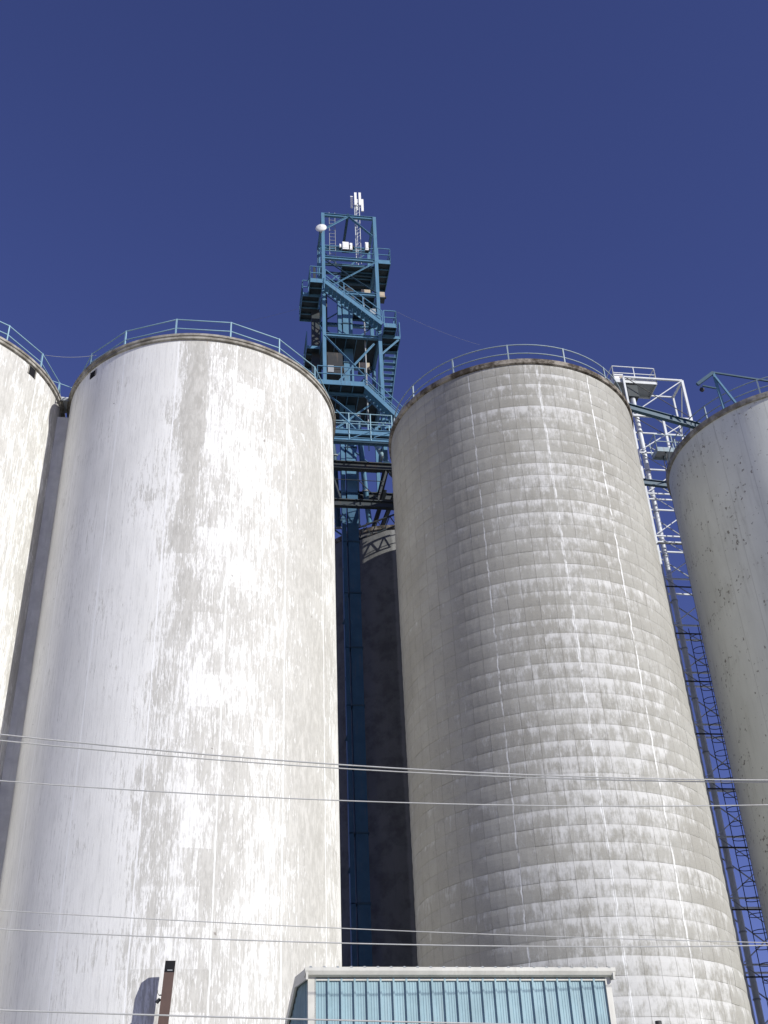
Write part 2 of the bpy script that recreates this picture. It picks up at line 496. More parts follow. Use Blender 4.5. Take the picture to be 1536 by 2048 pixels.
tE = silo_thing('concrete_silo', 'shaded concrete silo standing behind the dark blue leg casing', SE, M['backE'], M['rimB'], rimB)

# small square vents under the rims
def vent(parent, S, world_pt, w, h):
    c, r = S
    a = math.atan2(world_pt[1] - c[1], world_pt[0] - c[0])
    n, t = Vector((math.cos(a), math.sin(a), 0)), Vector((-math.sin(a), math.cos(a), 0))
    z = Vector((0, 0, world_pt[2]))
    m = MB()
    p = n * (r - 0.30) + z
    m.bar(p, n * (r + 0.012) + z, w, h)
    o = m.build('vent_hole', M['hole'], parent)
    f = MB()
    for i in (-1, 1):
        f.bar(n * (r + 0.02) + t * i * (w / 2 + 0.015) + z - Vector((0, 0, h / 2)), n * (r + 0.02) + t * i * (w / 2 + 0.015) + z + Vector((0, 0, h / 2)), 0.03, 0.05)
    f.build('vent_frame', M['rim'], o)
vent(tD, SD, (-15.13, 37.92, 35.47), 0.42, 0.45)
vent(tA, SA, (-12.49, 38.19, 35.42), 0.36, 0.36)

# ---- the silo cast in rings of square form panels
c, r = SB
tB = thing('concrete_silo', 'grey silo cast in rings of square panels with white lime streaks', 'silo', (c[0], c[1], 0))
PR = r - 0.010
ZB = ZTOP - 55 * PH
MB().lathe([(PR - 0.045, i * (HZ - 0.25) / 12) for i in range(13)], 160).build('wall', M['panelB'], tB)
MB().lathe([(r - 0.3, HZ - 0.27)] + [(r + a, HZ + b) for a, b in rimB] + [(r - 0.6, HZ + 0.02), (0.01, HZ + 0.12)], 160, smooth=False).build('roof_slab', M['rimB'], tB)
pstep = 2 * math.pi / PW_N
phase = 0.76 / r                                       # a joint lies on the leaking seam
prof = [(-0.008, 0.0015), (0.002, 0.06), (0.012, 0.22), (0.011, 0.42), (-0.009, PH - 0.0015)]
def panel_geo(zcut=None):
    hw = pstep / 2 - 0.0016 / r
    vs, fs = [], []
    for (o, z) in prof:
        if zcut: z = z * zcut / PH
        for k in (-1, 0, 1):
            a = k * hw
            vs.append(((PR + o) * math.sin(a), -(PR + o) * math.cos(a), z))
    nr = len(prof)
    for i in range(nr - 1):
        for k in range(2):
            fs.append((i * 3 + k, i * 3 + k + 1, (i + 1) * 3 + k + 1, (i + 1) * 3 + k))
    edge = [0, 1, 2] + [i * 3 + 2 for i in range(1, nr)] + [(nr - 1) * 3 + 1] + [i * 3 for i in range(nr - 1, 0, -1)]
    base = len(vs)
    for e in edge:
        x, y, z = vs[e]
        s = (PR - 0.05) / math.hypot(x, y)
        vs.append((x * s, y * s, z))
    ne = len(edge)
    for i in range(ne):
        j = (i + 1) % ne
        fs.append((edge[j], edge[i], base + i, base + j))
    return vs, fs
pv, pf = panel_geo()
pm = MB(); pm.v, pm.f, pm.sm = pv, pf, [False] * len(pf)
panel_mesh = pm.mesh('panel', M['panelB'])
slots = []
for row in range(-56, 3):
    z0 = ZTOP + row * PH
    hgt = PH
    if z0 < -0.01: continue
    if z0 + PH > HZ - 0.26: hgt = HZ - 0.262 - z0
    if hgt < 0.1: continue
    for k in range(PW_N):
        a = phase + (k + 0.5) * pstep
        n = Vector((math.sin(a), -math.cos(a), 0))
        w = Vector((c[0], c[1], z0 + hgt / 2)) + n * PR
        d = CAM - w
        facing = n.dot(d.normalized())
        vec = w - CAM
        q = (vec.dot(cx_), vec.dot(cy_), vec.dot(fw))
        px, py = 768 + 2300 * q[0] / q[2], 1024 - 2300 * q[1] / q[2]
        vis = facing > 0.12 and py < 2035 and not (py > 1925 and px < 1225) and hgt > 0.6
        slots.append((facing / d.length_squared if vis else -1, z0, a, hgt))
slots.sort(key=lambda s: -s[0])
rng = random.Random(5)
rest = MB()
for i, (sc_, z0, a, hgt) in enumerate(slots):
    j = rng.gauss(0, 0.0013)
    tz = rng.gauss(0, 0.003)
    if i < 300 and sc_ > 0:
        o = obj('panel', panel_mesh, tB)
        o.location = (math.sin(a) * j, -math.cos(a) * j, z0 + tz)
        o.rotation_euler = (0, 0, a)
    else:
        ca, sa = math.cos(a), math.sin(a)
        g = pv if hgt > PH - 0.01 else panel_geo(hgt)[0]
        rest.add([(x * ca - y * sa + sa * j, x * sa + y * ca - ca * j, z + z0 + (tz if hgt > PH - 0.01 else 0)) for x, y, z in g], pf)
tag(rest.build('panels', M['panelB'], tB), None, None, kind='stuff')
ring_rail(tB, SB[1] - 0.19, deg_list([-146.0, -120.5, -94.1, -67.6, -42.2], 26, -260, 100), M['railB'], True)

# ---- joint wall between the two white silos and the steel plate bridging their roofs
dv = Vector((SA[0][0] - SD[0][0], SA[0][1] - SD[0][1], 0))
mid = Vector((SD[0][0], SD[0][1], 0)) + dv * 0.5
du = dv.normalized(); dn = Vector((du.y, -du.x, 0))
jw = MB()
jw.bar(mid + dn * 0.15 + Vector((0, 0, 0)), mid + dn * 0.15 + Vector((0, 0, HZ - 0.85)), 0.5, 1.3, up=tuple(dn))
o = jw.build('joint_wall', painted_metal('joint_concrete', (0.66, 0.65, 0.62), 0.9, 0.5, (0.42, 0.41, 0.38)))
tag(o, 'narrow grey concrete infill wall closing the gap between the white silos', 'wall', kind='thing')
br = thing('plate_bridge', 'short steel plate bridging the roofs of the two white silos', 'walkway', tuple(mid + dn * 0.7), math.atan2(du.y, du.x))
MB().box(-0.75, 0.75, -0.45, 0.5, HZ + 0.01, HZ + 0.05).build('deck_plate', M['galv'], br)
for y in (-0.42, 0.46):
    MB().bar((-0.6, y, HZ - 0.07), (0.6, y, HZ - 0.07), 0.06, 0.14).build('edge_angle', M['galv_dark'], br)
m = MB(); m.tube([(-2.4, -1.1, HZ + 1.05), (0.2, -0.35, HZ + 0.72), (0.9, -0.1, HZ + 0.62)], 0.02, 6)
m.build('hand_rail', M['rail'], br)

# ------------------------------------------------------------------ blue leg tower (u right, v back, z up)
TY = R(9.5)
TO = (-2.3, 48.6, 0)
tw = thing('leg_tower', 'tall blue steel tower with stairs and platforms, rising between white and grey silos', 'tower', TO, TY)
UL, UR, VF, VB = -0.64, 2.56, 0.0, 2.7
B_ = M['blue']
def part(name, fn, mat=B_, parent=tw):
    m = MB(); fn(m); return m.build(name, mat, parent)
for (u, v, z0) in ((UL, VF, 37.78), (UR, VF, 37.78), (UL, VB, 37.78), (UR, VB, 37.78)):
    def f(m, u=u, v=v, z0=z0):
        m.bar((u, v - 0.08, z0), (u, v - 0.08, 56.8), 0.2, 0.02)
        m.bar((u, v + 0.08, z0), (u, v + 0.08, 56.8), 0.2, 0.02)
        m.bar((u, v, z0), (u, v, 56.8), 0.14, 0.14)
        m.bar((u, v, z0 - 0.03), (u, v, z0), 0.36, 0.36)
    part('post', f)
def beam(p, q, w=0.16, h=0.22, name='beam', mat=B_):
    return part(name, lambda m: m.ibeam(p, q, w, h, 0.025), mat)
LV = [39.3, 42.5, 46.72, 50.1, 52.95, 56.7]
for z in LV:
    beam((UL, VF, z), (UR, VF, z)); beam((UL, VB, z), (UR, VB, z))
    beam((UL, VF, z - 0.01), (UL, VB, z - 0.01)); beam((UR, VF, z - 0.01), (UR, VB, z - 0.01))
def brace(p, q, w=0.1, mat=B_):
    def f(m):
        m.bar(p, q, w, 0.014); m.bar(p, q, 0.014, w)
    return part('brace', f, mat)
# front face
brace((0.92, -0.06, 56.65), (UL, -0.06, 55.3), 0.14); brace((0.96, -0.06, 56.65), (2.35, -0.06, 55.1), 0.17)
brace((UL, -0.07, 50.2), (UR, -0.07, 52.85)); brace((UL, -0.05, 52.8), (UR, -0.05, 50.2), 0.09, M['blue_dark'])
brace((UL, -0.07, 46.6), (1.62, -0.07, 43.7), 0.12); brace((2.2, -0.07, 46.2), (-0.1, -0.07, 42.9), 0.12)
brace((UL, -0.06, 42.4), (UR, -0.06, 39.4), 0.12); brace((UL, -0.05, 39.4), (UR, -0.05, 42.4), 0.1)
# rear and side faces
for (a, b) in ((39.3, 42.5), (42.5, 46.72), (46.72, 50.1), (50.1, 52.95), (52.95, 56.7)):
    brace((UL, VB, a), (UR, VB, b), 0.09); brace((UL, VB + 0.02, b), (UR, VB + 0.02, a), 0.09)
    brace((UL - 0.03, VF, a), (UL - 0.03, VB, b), 0.09); brace((UR + 0.03, VB, a), (UR + 0.03, VF, b), 0.09)
# lifting beam and top tie frame
beam((0.93, VF, 56.9), (0.93, VB, 56.9), 0.14, 0.2, 'lifting_beam', M['blue_dark'])

def grating():
    n = NT('steel_grating', 0.6, 0.0, (0.07, 0.13, 0.17), 0.3)
    P, x, y, z = n.pos()
    a = n.noise(P, 3, 4)
    return n.out(n.mix(n.ramp(a, .3, .7), (0.018, 0.028, 0.034), (0.035, 0.05, 0.06)))
M['grate'] = grating()

def platform(u0, u1, v0, v1, z, sides, h=1.1, mat=B_, parent=tw, bars=True, floor=None):
    """open bar-grating platform with toe plates, posts, two rails; sides: string of l r f b"""
    def f(m):
        m.box(u0, u1, v0, v1, z - 0.035, z)
    fl = part('platform_floor', f, floor or M['grate'], parent)
    def fr(m):
        t = 0.09
        m.bar((u0, v0, z - 0.09), (u1, v0, z - 0.09), 0.03, 0.2); m.bar((u0, v1, z - 0.09), (u1, v1, z - 0.09), 0.03, 0.2)
        m.bar((u0, v0, z - 0.09), (u0, v1, z - 0.09), 0.03, 0.2); m.bar((u1, v0, z - 0.09), (u1, v1, z - 0.09), 0.03, 0.2)
        if bars:
            n = max(1, int(max(u1 - u0, v1 - v0) / 0.7))
            for i in range(1, n + 1):
                k = i / (n + 1)
                if v1 - v0 > u1 - u0: m.bar((u0, v0 + (v1 - v0) * k, z - 0.08), (u1, v0 + (v1 - v0) * k, z - 0.08), 0.04, 0.08)
                else: m.bar((u0 + (u1 - u0) * k, v0, z - 0.08), (u0 + (u1 - u0) * k, v1, z - 0.08), 0.04, 0.08)
    part('edge_plate', fr, mat, fl)
    segs = {'f': ((u0, v0), (u1, v0)), 'b': ((u0, v1), (u1, v1)), 'l': ((u0, v0), (u0, v1)), 'r': ((u1, v0), (u1, v1))}
    def rl(m):
        for s in sides:
            (a, b), (c_, d_) = segs[s]
            for zz in (z + h, z + h * 0.52): m.bar((a, b, zz), (c_, d_, zz), 0.045)
            m.bar((a, b, z + 0.07), (c_, d_, z + 0.07), 0.012, 0.11)
            L = math.hypot(c_ - a, d_ - b); n = max(1, round(L / 1.3))
            for i in range(n + 1):
                k = i / n
                p = (a + (c_ - a) * k, b + (d_ - b) * k)
                m.bar((p[0], p[1], z - 0.1), (p[0], p[1], z + h), 0.05)
    part('platform_rail', rl, mat, fl)
    return fl

def stair(p, q, wv, n, mat=B_, parent=tw, along='u', rails='oi', h=1.0):
    """p, q: ends of the outer stringer (u,v,z); wv: offset of the inner stringer"""
    p, q = Vector(p), Vector(q)
    off = Vector((0, wv, 0)) if along == 'u' else Vector((wv, 0, 0))
    up = Vector((0, 0, 1))
    def st(m):
        m.bar(p, q, 0.04, 0.24); m.bar(p + off, q + off, 0.04, 0.24)
    s = part('stair_stringer', st, mat, parent)
    def tr(m):
        for i in range(n):
            c_ = p.lerp(q, (i + 0.5) / n)
            m.bar(c_ + off * 0.03, c_ + off * 0.97, 0.24, 0.035) if along == 'u' else m.bar(c_ + off * 0.03, c_ + off * 0.97, 0.24, 0.035)
    part('stair_tread', tr, mat, s)
    def rl(m):
        for o in ([Vector((0, 0, 0))] if 'o' in rails else []) + ([off] if 'i' in rails else []):
            for zz in (h, h * 0.5): m.bar(p + o + up * zz, q + o + up * zz, 0.04)
            k = max(2, round((q - p).length / 1.4))
            for i in range(k + 1):
                c_ = p.lerp(q, i / k) + o
                m.bar(c_, c_ + up * h, 0.05)
    part('stair_rail', rl, mat, s)
    return s

# top equipment floor, balcony to the right
platform(0.55, UR - 0.1, 0.5, VB - 0.1, 53.06, 'b', 0.95)
for zz in (54.0, 53.55): part('safety_rail', lambda m, zz=zz: m.bar((UL, -0.02, zz), (UR, -0.02, zz), 0.045))
for vv in (0.5, 1.2, 1.9): beam((UL, vv, 52.93), (UR, vv, 52.93), 0.1, 0.16, 'floor_joist', M['blue_dark'])
platform(UR + 0.12, 3.42, -0.05, 2.3, 52.95, 'frb')
# left landing wrapping the side, stair down across the front, right landing
platform(-1.5, UL - 0.14, -0.78, 0.35, 50.22, 'fl')
platform(-1.85, -0.85, 0.38, 2.5, 50.2, 'lfb')
stair((-0.62, -0.78, 50.15), (2.62, -0.78, 47.12), 0.66, 14)
platform(2.72, 3.42, -0.78, 0.0, 47.07, 'fr')
platform(UR + 0.15, 3.75, 0.05, 1.3, 47.0, 'rb')
brace((3.7, 0.1, 46.85), (UR + 0.08, 0.0, 45.55), 0.11)
stair((3.75, 1.1, 46.9), (3.4, 3.4, 43.2), -0.75, 13, B_, tw, 'v')
platform(2.6, 3.6, 3.4, 4.2, 43.1, 'rb')
platform(UL + 0.1, UR - 0.1, 0.15, VB - 0.1, 46.86, 'b', 1.0)
platform(-1.55, UL - 0.15, 1.0, 2.9, 46.7, 'lb')
platform(1.35, UR - 0.1, 0.5, VB - 0.1, 50.62, 'b', 1.0)
part('service_pipe', lambda m: m.tube([(1.75, 0.35, 39.4), (1.75, 0.35, 50.4)], 0.045, 8), M['galv_dark'])
part('service_pipe', lambda m: m.tube([(-0.25, 2.3, 43.0), (-0.25, 2.3, 52.8)], 0.06, 8), M['girder'])
part('junction_box', lambda m: m.box(-0.45, -0.12, 0.05, 0.2, 44.0, 44.5), M['galv_dark'])
part('junction_box', lambda m: m.box(2.05, 2.4, -0.02, 0.12, 48.6, 49.0), M['galv_dark'])
# lower landing and flight down to the catwalk
platform(-1.12, 1.5, -0.8, 0.12, 42.55, 'fl')
stair((1.5, -0.8, 42.4), (3.5, -0.8, 40.05), 0.66, 11)
platform(UL + 0.1, UR - 0.1, 0.2, VB - 0.1, 42.64, 'b', 1.0)
# inner ladder on the left of the head frame
def lad(m):
    for d in (0, 0.36):
        m.bar((-0.18 + d, 0.55, 53.1), (-0.18 + d, 0.55, 57.6), 0.03)
    for i in range(15): m.bar((-0.18, 0.55, 53.3 + i * 0.3), (0.18, 0.55, 53.3 + i * 0.3), 0.02)
part('ladder', lad, M['galv_dark'])
# conduit hanging off the left rear post
part('cable_tray', lambda m: [m.bar((-0.95, 2.4, 38.2), (-0.95, 2.4, 54.6), 0.16, 0.10), m.bar((-0.98, 1.7, 40.2), (-0.98, 1.7, 50.1), 0.46, 0.46)], M['girder'])

# ------------------------------------------------------------------ elevator leg running up the tower to the head
lg = thing('elevator_leg', 'dark blue rectangular leg casing standing in the gap before the shaded silo', 'grain elevator', TO, TY)
seg_h = 3.05
for i in range(17):
    z0 = i * seg_h
    z1 = min(z0 + seg_h, 51.0)
    if z1 - z0 < 0.2: break
    s = MB().box(0.60, 1.16, 1.15, 1.60, z0 + 0.04, z1).build('casing', M['casing'] if z1 < 37 else B_, lg)  # sections below the roofs take the shade-darkened blue
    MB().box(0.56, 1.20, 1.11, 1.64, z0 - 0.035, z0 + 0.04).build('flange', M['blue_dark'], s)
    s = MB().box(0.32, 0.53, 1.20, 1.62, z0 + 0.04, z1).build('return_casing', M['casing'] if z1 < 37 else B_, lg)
    k = MB()
    if i % 2: k.prism([(0.32, 1.2, z0 + 1.6), (0.20, 1.2, z0 + 1.3), (0.32, 1.2, z0 + 1.3)], (0, 0.06, 0))
    else: k.box(0.30, 0.32, 1.25, 1.5, z0 + 1.4, z0 + 1.5)
    k.build('bracket', M['blue_dark'], s)
def head(m):
    m.tube([(0.85, 1.0, 51.2), (0.85, 1.9, 51.2)], 0.52, 20)
    m.box(0.45, 1.3, 1.05, 1.85, 50.6, 51.3)
MBh = MB(); head(MBh); MBh.build('leg_head', M['black'], lg)

def pipe(name, label, pts, rad, mat, cat='spout', group=None):
    """flanged round spout in tower coordinates"""
    t = thing(name, label, cat, TO, TY, group)
    MB().tube(pts, rad, 18).build('pipe', mat, t)
    for i in range(len(pts)):
        p = Vector(pts[i]); d = (Vector(pts[min(i + 1, len(pts) - 1)]) - Vector(pts[max(0, i - 1)])).normalized()
        MB().tube([p - d * 0.03, p + d * 0.03], rad + 0.05, 18).build('flange', M['galv_dark'], t)
    return t
pipe('grain_spout', 'thick light blue round spout slanting down to the shaded silo roof', [(1.25, 0.9, 41.6), (1.75, 2.3, 37.6), (2.05, 3.25, 36.15)], 0.15, B_)
pipe('grain_spout', 'thin pale spout landing beside the leg casing on the shaded silo roof', [(1.30, 1.9, 39.2), (1.50, 3.55, 36.15)], 0.08, M['shed'])
pipe('grain_spout', 'dark shaded round spout dropping past the white silo rim', [(-0.35, 0.9, 41.3), (-0.05, 1.4, 39.2), (0.30, 2.9, 35.5)], 0.17, M['blue_dark'])
pipe('grain_spout', 'short bright blue spout bending towards the grey panelled silo', [(2.1, 1.5, 40.6), (2.55, 0.6, 38.6), (3.35, 0.2, 36.9), (5.6, -1.5, 36.15)], 0.13, M['shed'])

# transfer truss between the silo roofs
tg = thing('transfer_truss', 'dark steel truss carrying the blue tower between the two front silo roofs', 'truss', TO, TY)
G_ = M['girder']
part('top_chord', lambda m: m.ibeam((-3.4, 0, 37.52), (5.2, 0, 37.52), 0.30, 0.46, 0.05), G_, tg)
part('bottom_chord', lambda m: m.ibeam((-3.0, 0, 35.12), (4.75, 0, 35.12), 0.26, 0.42, 0.05), G_, tg)
for (a, b) in ((2.55, 2.02), (2.7, 4.2), (-0.4, 0.1), (-0.6, -2.2)):
    part('diagonal', lambda m, a=a, b=b: m.ibeam((a, 0, 37.28), (b, 0, 35.35), 0.2, 0.2, 0.04), G_, tg)
part('tie_rod', lambda m: m.tube([(1.05, -0.05, 36.6), (1.98, -0.05, 35.5)], 0.025, 6), G_, tg)
part('tie_rod', lambda m: m.tube([(-0.8, -0.1, 36.55), (2.4, -0.1, 36.55)], 0.02, 6), G_, tg)
for u in (-3.2, 5.0):
    part('bearing_post', lambda m, u=u: m.bar((u, 0, 36.03), (u, 0, 37.28), 0.22, 0.22), G_, tg)
# rear girder pair behind, carrying the rear tower posts
part('rear_chord', lambda m: m.ibeam((-0.9, VB, 37.52), (5.5, VB, 37.52), 0.28, 0.44, 0.05), G_, tg)
for u in (UL, UR):
    part('cross_beam', lambda m, u=u: m.ibeam((u, 0.16, 37.5), (u, VB - 0.15, 37.5), 0.24, 0.38, 0.04), G_, tg)
part('raker', lambda m: m.ibeam((2.75, 1.8, 37.3), (2.3, 3.6, 36.05), 0.2, 0.2, 0.04), G_, tg)
part('raker', lambda m: m.ibeam((3.35, 1.6, 37.3), (2.75, 3.5, 36.05), 0.2, 0.2, 0.04), G_, tg)
part('raker', lambda m: m.ibeam((0.9, 2.2, 37.3), (1.2, 4.4, 36.05), 0.18, 0.18, 0.04), G_, tg)

# conveyor catwalk crossing in front of the tower
cw = thing('conveyor_catwalk', 'light blue railed catwalk crossing the gap below the lowest tower stair', 'walkway', TO, TY)
for v in (-1.35, -0.55):
    part('girder', lambda m, v=v: m.ibeam((-4.2, v, 38.72), (4.3, v, 38.72), 0.14, 0.34, 0.03), B_, cw)
part('conveyor_trough', lambda m: [m.box(-4.2, 4.3, -1.15, -0.75, 38.62, 38.95)], M['shed'], cw)
part('deck', lambda m: m.box(-4.2, 4.3, -1.33, -0.57, 38.56, 38.60), M['grate'], cw)
part('lower_pipe', lambda m: m.tube([(-4.2, -1.3, 38.12), (4.3, -1.3, 38.12)], 0.07, 8), M['blue_dark'], cw)
part('lower_girder', lambda m: m.ibeam((-4.2, -1.35, 38.25), (4.3, -1.35, 38.25), 0.12, 0.2, 0.03), B_, cw)
def cwr(m):
    for v in (-1.38, -0.52):
        for z in (39.95, 39.42): m.tube([(-4.2, v, z), (2.75, v, z)], 0.026, 6)
        for i in range(7): m.bar((-4.1 + i * 1.14, v, 38.2), (-4.1 + i * 1.14, v, 39.97), 0.05)
part('catwalk_rail', cwr, M['rail'], cw)
part('knee_brace', lambda m: [m.bar((0.4, -1.4, 38.2), (1.5, -1.4, 38.75), 0.04), m.bar((1.75, -1.4, 38.4), (2.75, -1.4, 38.85), 0.04), m.bar((-0.2, -1.4, 40.1), (0.8, -1.4, 38.9), 0.06)], B_, cw)
for u in (-3.9, 4.0):
    part('support_post', lambda m, u=u: [m.bar((u, -1.3, 36.03), (u, -1.3, 38.1), 0.12), m.bar((u, -0.6, 36.03), (u, -0.6, 38.5), 0.12)], B_, cw)

# small davit frame behind the grey silo's roof edge
dv2 = thing('pipe_frame', 'thin grey pipe frame and rail at the left edge of the grey silo roof', 'frame', TO, TY)
part('upright', lambda m: m.tube([(3.55, -2.6, 36.02), (3.55, -2.6, 38.0)], 0.03, 6), M['galv_dark'], dv2)
part('upright', lambda m: m.bar((4.25, -1.6, 36.02), (4.45, -1.6, 38.6), 0.06), M['black'], dv2)
part('bent_rail', lambda m: m.tube([(4.75, -3.2, 36.02), (4.68, -3.2, 37.95), (4.72, -3.25, 38.1), (6.4, -4.4, 37.2)], 0.026, 6), M['galv'], dv2)
part('cross_rail', lambda m: m.tube([(3.55, -2.6, 37.3), (5.2, -2.4, 37.35)], 0.024, 6), M['black'], dv2)

# inclined rails from the white silo roof down towards the shaded silo
ir = thing('sloped_conveyor', 'narrow sloping conveyor rails between white silo and leg casing', 'conveyor', TO, TY)
for k in range(4):
    part('rail', lambda m, k=k: m.bar((-2.6, 2.2 + 0.25 * k, 38.2 - 0.22 * k), (1.4, 2.9 + 0.25 * k, 35.55 - 0.22 * k), 0.07, 0.07), (M['galv'], M['girder'], M['beige'], M['blue'])[k], ir)

# light truss bracket hugging the top of the shaded silo
tb = thing('lattice_truss', 'small blue lattice truss crossing the sunlit top of the shaded silo', 'truss', TO, TY)
a0, a1 = Vector((1.35, 2.55, 34.6)), Vector((4.6, 1.6, 35.6))
dz = Vector((0, 0, 0.75))
part('lower_chord', lambda m: m.bar(a0, a1, 0.07), M['girder'], tb)
part('upper_chord', lambda m: m.bar(a0 + dz, a1 + dz, 0.07), M['girder'], tb)
for i in range(5):
    p, q = a0.lerp(a1, i / 5), a0.lerp(a1, (i + 0.5) / 5)
    part('web', lambda m, p=p, q=q: m.bar(p, q + dz, 0.045), M['girder'], tb)
    part('web', lambda m, p=a0.lerp(a1, (i + 1) / 5), q=q: m.bar(q + dz, p, 0.045), M['girder'], tb)

# ------------------------------------------------------------------ machinery and aerials on the tower
def tbox(name, label, cat, u, v, z, w, d, h, mat, extra=None, group=None):
    t = thing(name, label, cat, TO, TY, group)
    MB().box(u - w / 2, u + w / 2, v - d / 2, v + d / 2, z, z + h).build('housing', mat, t)
    MB().box(u - w * 0.4, u + w * 0.4, v - d / 2 - 0.02, v - d / 2 - 0.003, z + h * 0.15, z + h * 0.85).build('cover', mat, t)
    MB().box(u - w * 0.55, u + w * 0.55, v - d * 0.5, v + d * 0.5, z - 0.08, z - 0.004).build('base_frame', M['girder'], t)
    MB().tube([(u + w / 2, v, z + h * 0.5), (u + w / 2 + 0.12, v, z + h * 0.5)], h * 0.22, 10).build('shaft', M['black'], t)
    if extra: extra(t)
    return t
tbox('equipment_cabinet', 'large white radio cabinet on the top tower floor beside the mast', 'cabinet', 0.72, 0.02, 53.72, 0.38, 0.26, 0.62, M['white'])
tbox('equipment_cabinet', 'slim white radio cabinet standing next to the large one', 'cabinet', 1.05, 0.02, 53.74, 0.16, 0.22, 0.56, M['white'])
tbox('equipment_cabinet', 'white radio unit on the top tower floor near the right post', 'cabinet', 2.02, 0.02, 53.80, 0.2, 0.24, 0.66, M['white'])
tbox('equipment_cabinet', 'tiny white radio unit left of the large cabinet on the top tower floor', 'cabinet', 0.40, 0.02, 53.9, 0.11, 0.16, 0.28, M['white'])
tbox('drive_motor', 'beige drive motor under the top tower floor beside the leg head', 'motor', 2.0, 1.2, 50.95, 0.55, 0.6, 0.5, M['beige'])
tbox('drive_motor', 'beige gearbox on the outer right balcony below the top floor', 'motor', 3.0, 1.5, 51.3, 0.4, 0.5, 0.4, M['beige'])
tbox('grain_distributor', 'dark box shaped grain distributor below the stair, inside the tower', 'machine', 0.0, 1.4, 44.6, 0.95, 1.3, 1.5, M['black'])
tbox('drive_motor', 'pale drive motor low in the tower beside the diagonal braces', 'motor', 1.75, 1.2, 45.2, 0.6, 0.5, 0.45, M['beige'])
tbox('screen_cleaner', 'rusty box shaped grain cleaner on the lower tower floor', 'machine', 1.8, 1.5, 43.0, 0.9, 1.2, 1.0, M['girder'])
tbox('drive_motor', 'beige drive motor on the left of the middle tower floor', 'motor', -0.15, 1.0, 46.98, 0.5, 0.5, 0.35, M['beige'])
dsh = thing('dish_antenna', 'white round dish antenna fixed to the left tower post', 'antenna', TO, TY)
prof_d = [(0.001, 0.0)]
m = MB()
c0 = Vector((-0.80, -0.42, 55.05))
ax = Vector((-0.25, -1.0, 0.12)).normalized()
ux = ax.cross(Vector((0, 0, 1))).normalized(); vx = ux.cross(ax)
rings = []
for i in range(8):
    t_ = i / 7 * math.pi / 2
    rr, hh = 0.34 * math.cos(t_), 0.13 * math.sin(t_)
    rings.append((rr, hh))
for (rr, hh) in [(0.001, -0.14), (0.2, -0.12), (0.34, -0.03)] + rings:
    pass
vs, fs = [], []
prof2 = [(0.001, -0.14), (0.2, -0.12), (0.34, -0.03)] + rings[:-1] + [(0.002, 0.16)]
for (rr, hh) in prof2:
    for k in range(24):
        t_ = 2 * math.pi * k / 24
        vs.append(c0 + ax * hh + (ux * math.cos(t_) + vx * math.sin(t_)) * rr)
for i in range(len(prof2) - 1):
    for k in range(24):
        fs.append((i * 24 + k, i * 24 + (k + 1) % 24, (i + 1) * 24 + (k + 1) % 24, (i + 1) * 24 + k))
m.add(vs, fs, True)
m.build('dish', M['white'], dsh)
MB().tube([tuple(c0 - ax * 0.12), (-0.74, -0.05, 55.0)], 0.06, 8).build('mount_arm', M['galv_dark'], dsh)
am = thing('antenna_mast', 'slim lattice mast with five white panel antennas at its top', 'antenna', TO, TY)
def mast(m):
    for (a, b) in ((1.42, 0.4), (1.72, 0.4), (1.57, 0.66)): m.tube([(a, b, 53.1), (a, b, 59.0)], 0.022, 6)
part('mast_legs', mast, M['galv'], am)
def lace(m):
    pts = [(1.42, 0.4), (1.72, 0.4), (1.57, 0.66)]
    for i in range(19):
        for k in range(3):
            a, b = pts[k], pts[(k + 1) % 3]
            z = 53.2 + i * 0.3
            m.bar((a[0], a[1], z), (b[0], b[1], z + 0.28), 0.012)
part('lacing', lace, M['galv'], am)
for k, (du_, dv_, z0, hh) in enumerate(((-0.30, 0.05, 58.2, 1.05), (-0.09, -0.22, 58.15, 1.15), (0.19, -0.2, 58.2, 1.15), (0.38, 0.1, 58.0, 1.1), (0.05, 0.3, 58.3, 1.0))):
    o = MB().box(1.57 + du_ - 0.075, 1.57 + du_ + 0.075, 0.5 + dv_ - 0.04, 0.5 + dv_ + 0.04, z0, z0 + hh).build('panel_antenna', M['white'], am)
    MB().bar((1.57 + du_ * 0.7, 0.5 + dv_ * 0.7, z0 + 0.3), (1.57, 0.5, z0 + 0.3), 0.03).build('arm', M['galv_dark'], o)

# ------------------------------------------------------------------ white lattice leg tower behind, between grey and pale silo
GO = (14.81 * 55.3 / 52.0, 55.3, 0)
ks = 55.3 / 52.0
def gz(z): return 1.6 + (z - 1.6) * ks
gt = thing('lattice_tower', 'white steel lattice tower with square platforms between the grey and pale silos', 'tower', GO, TY)
W_ = M['galv']
GL, GR, GD = -0.42 * ks, 3.2 * ks, 1.6
topz = gz(45.45)
def gpart(name, fn, mat=W_, parent=gt):
    m = MB(); fn(m); return m.build(name, mat, parent)
for (u, v, w) in ((GL, 0, 0.12), (GR, 0, 0.15), (GL + 0.1, GD, 0.11), (GR, GD, 0.10)):
    gpart('post', lambda m, u=u, v=v, w=w: m.bar((u, v, 0), (u, v, topz), w))
gpart('beam', lambda m: m.bar((GL, -0.02, topz), (GR, -0.02, topz), 0.11))
gpart('beam', lambda m: m.bar((GL, GD, topz), (GR, GD, topz), 0.08))
gpart('beam', lambda m: m.bar((GL, 0, topz - 0.01), (GL, GD, topz - 0.01), 0.12))
gpart('beam', lambda m: m.bar((GR, 0, topz - 0.01), (GR, GD, topz - 0.01), 0.12))
zs = [gz(z) for z in (45.45, 42.55, 39.9, 37.1, 34.33, 31.68, 28.94, 26.29, 23.53, 20.8, 18.05, 15.3, 12.5, 9.8, 7.0, 4.2, 1.5)]
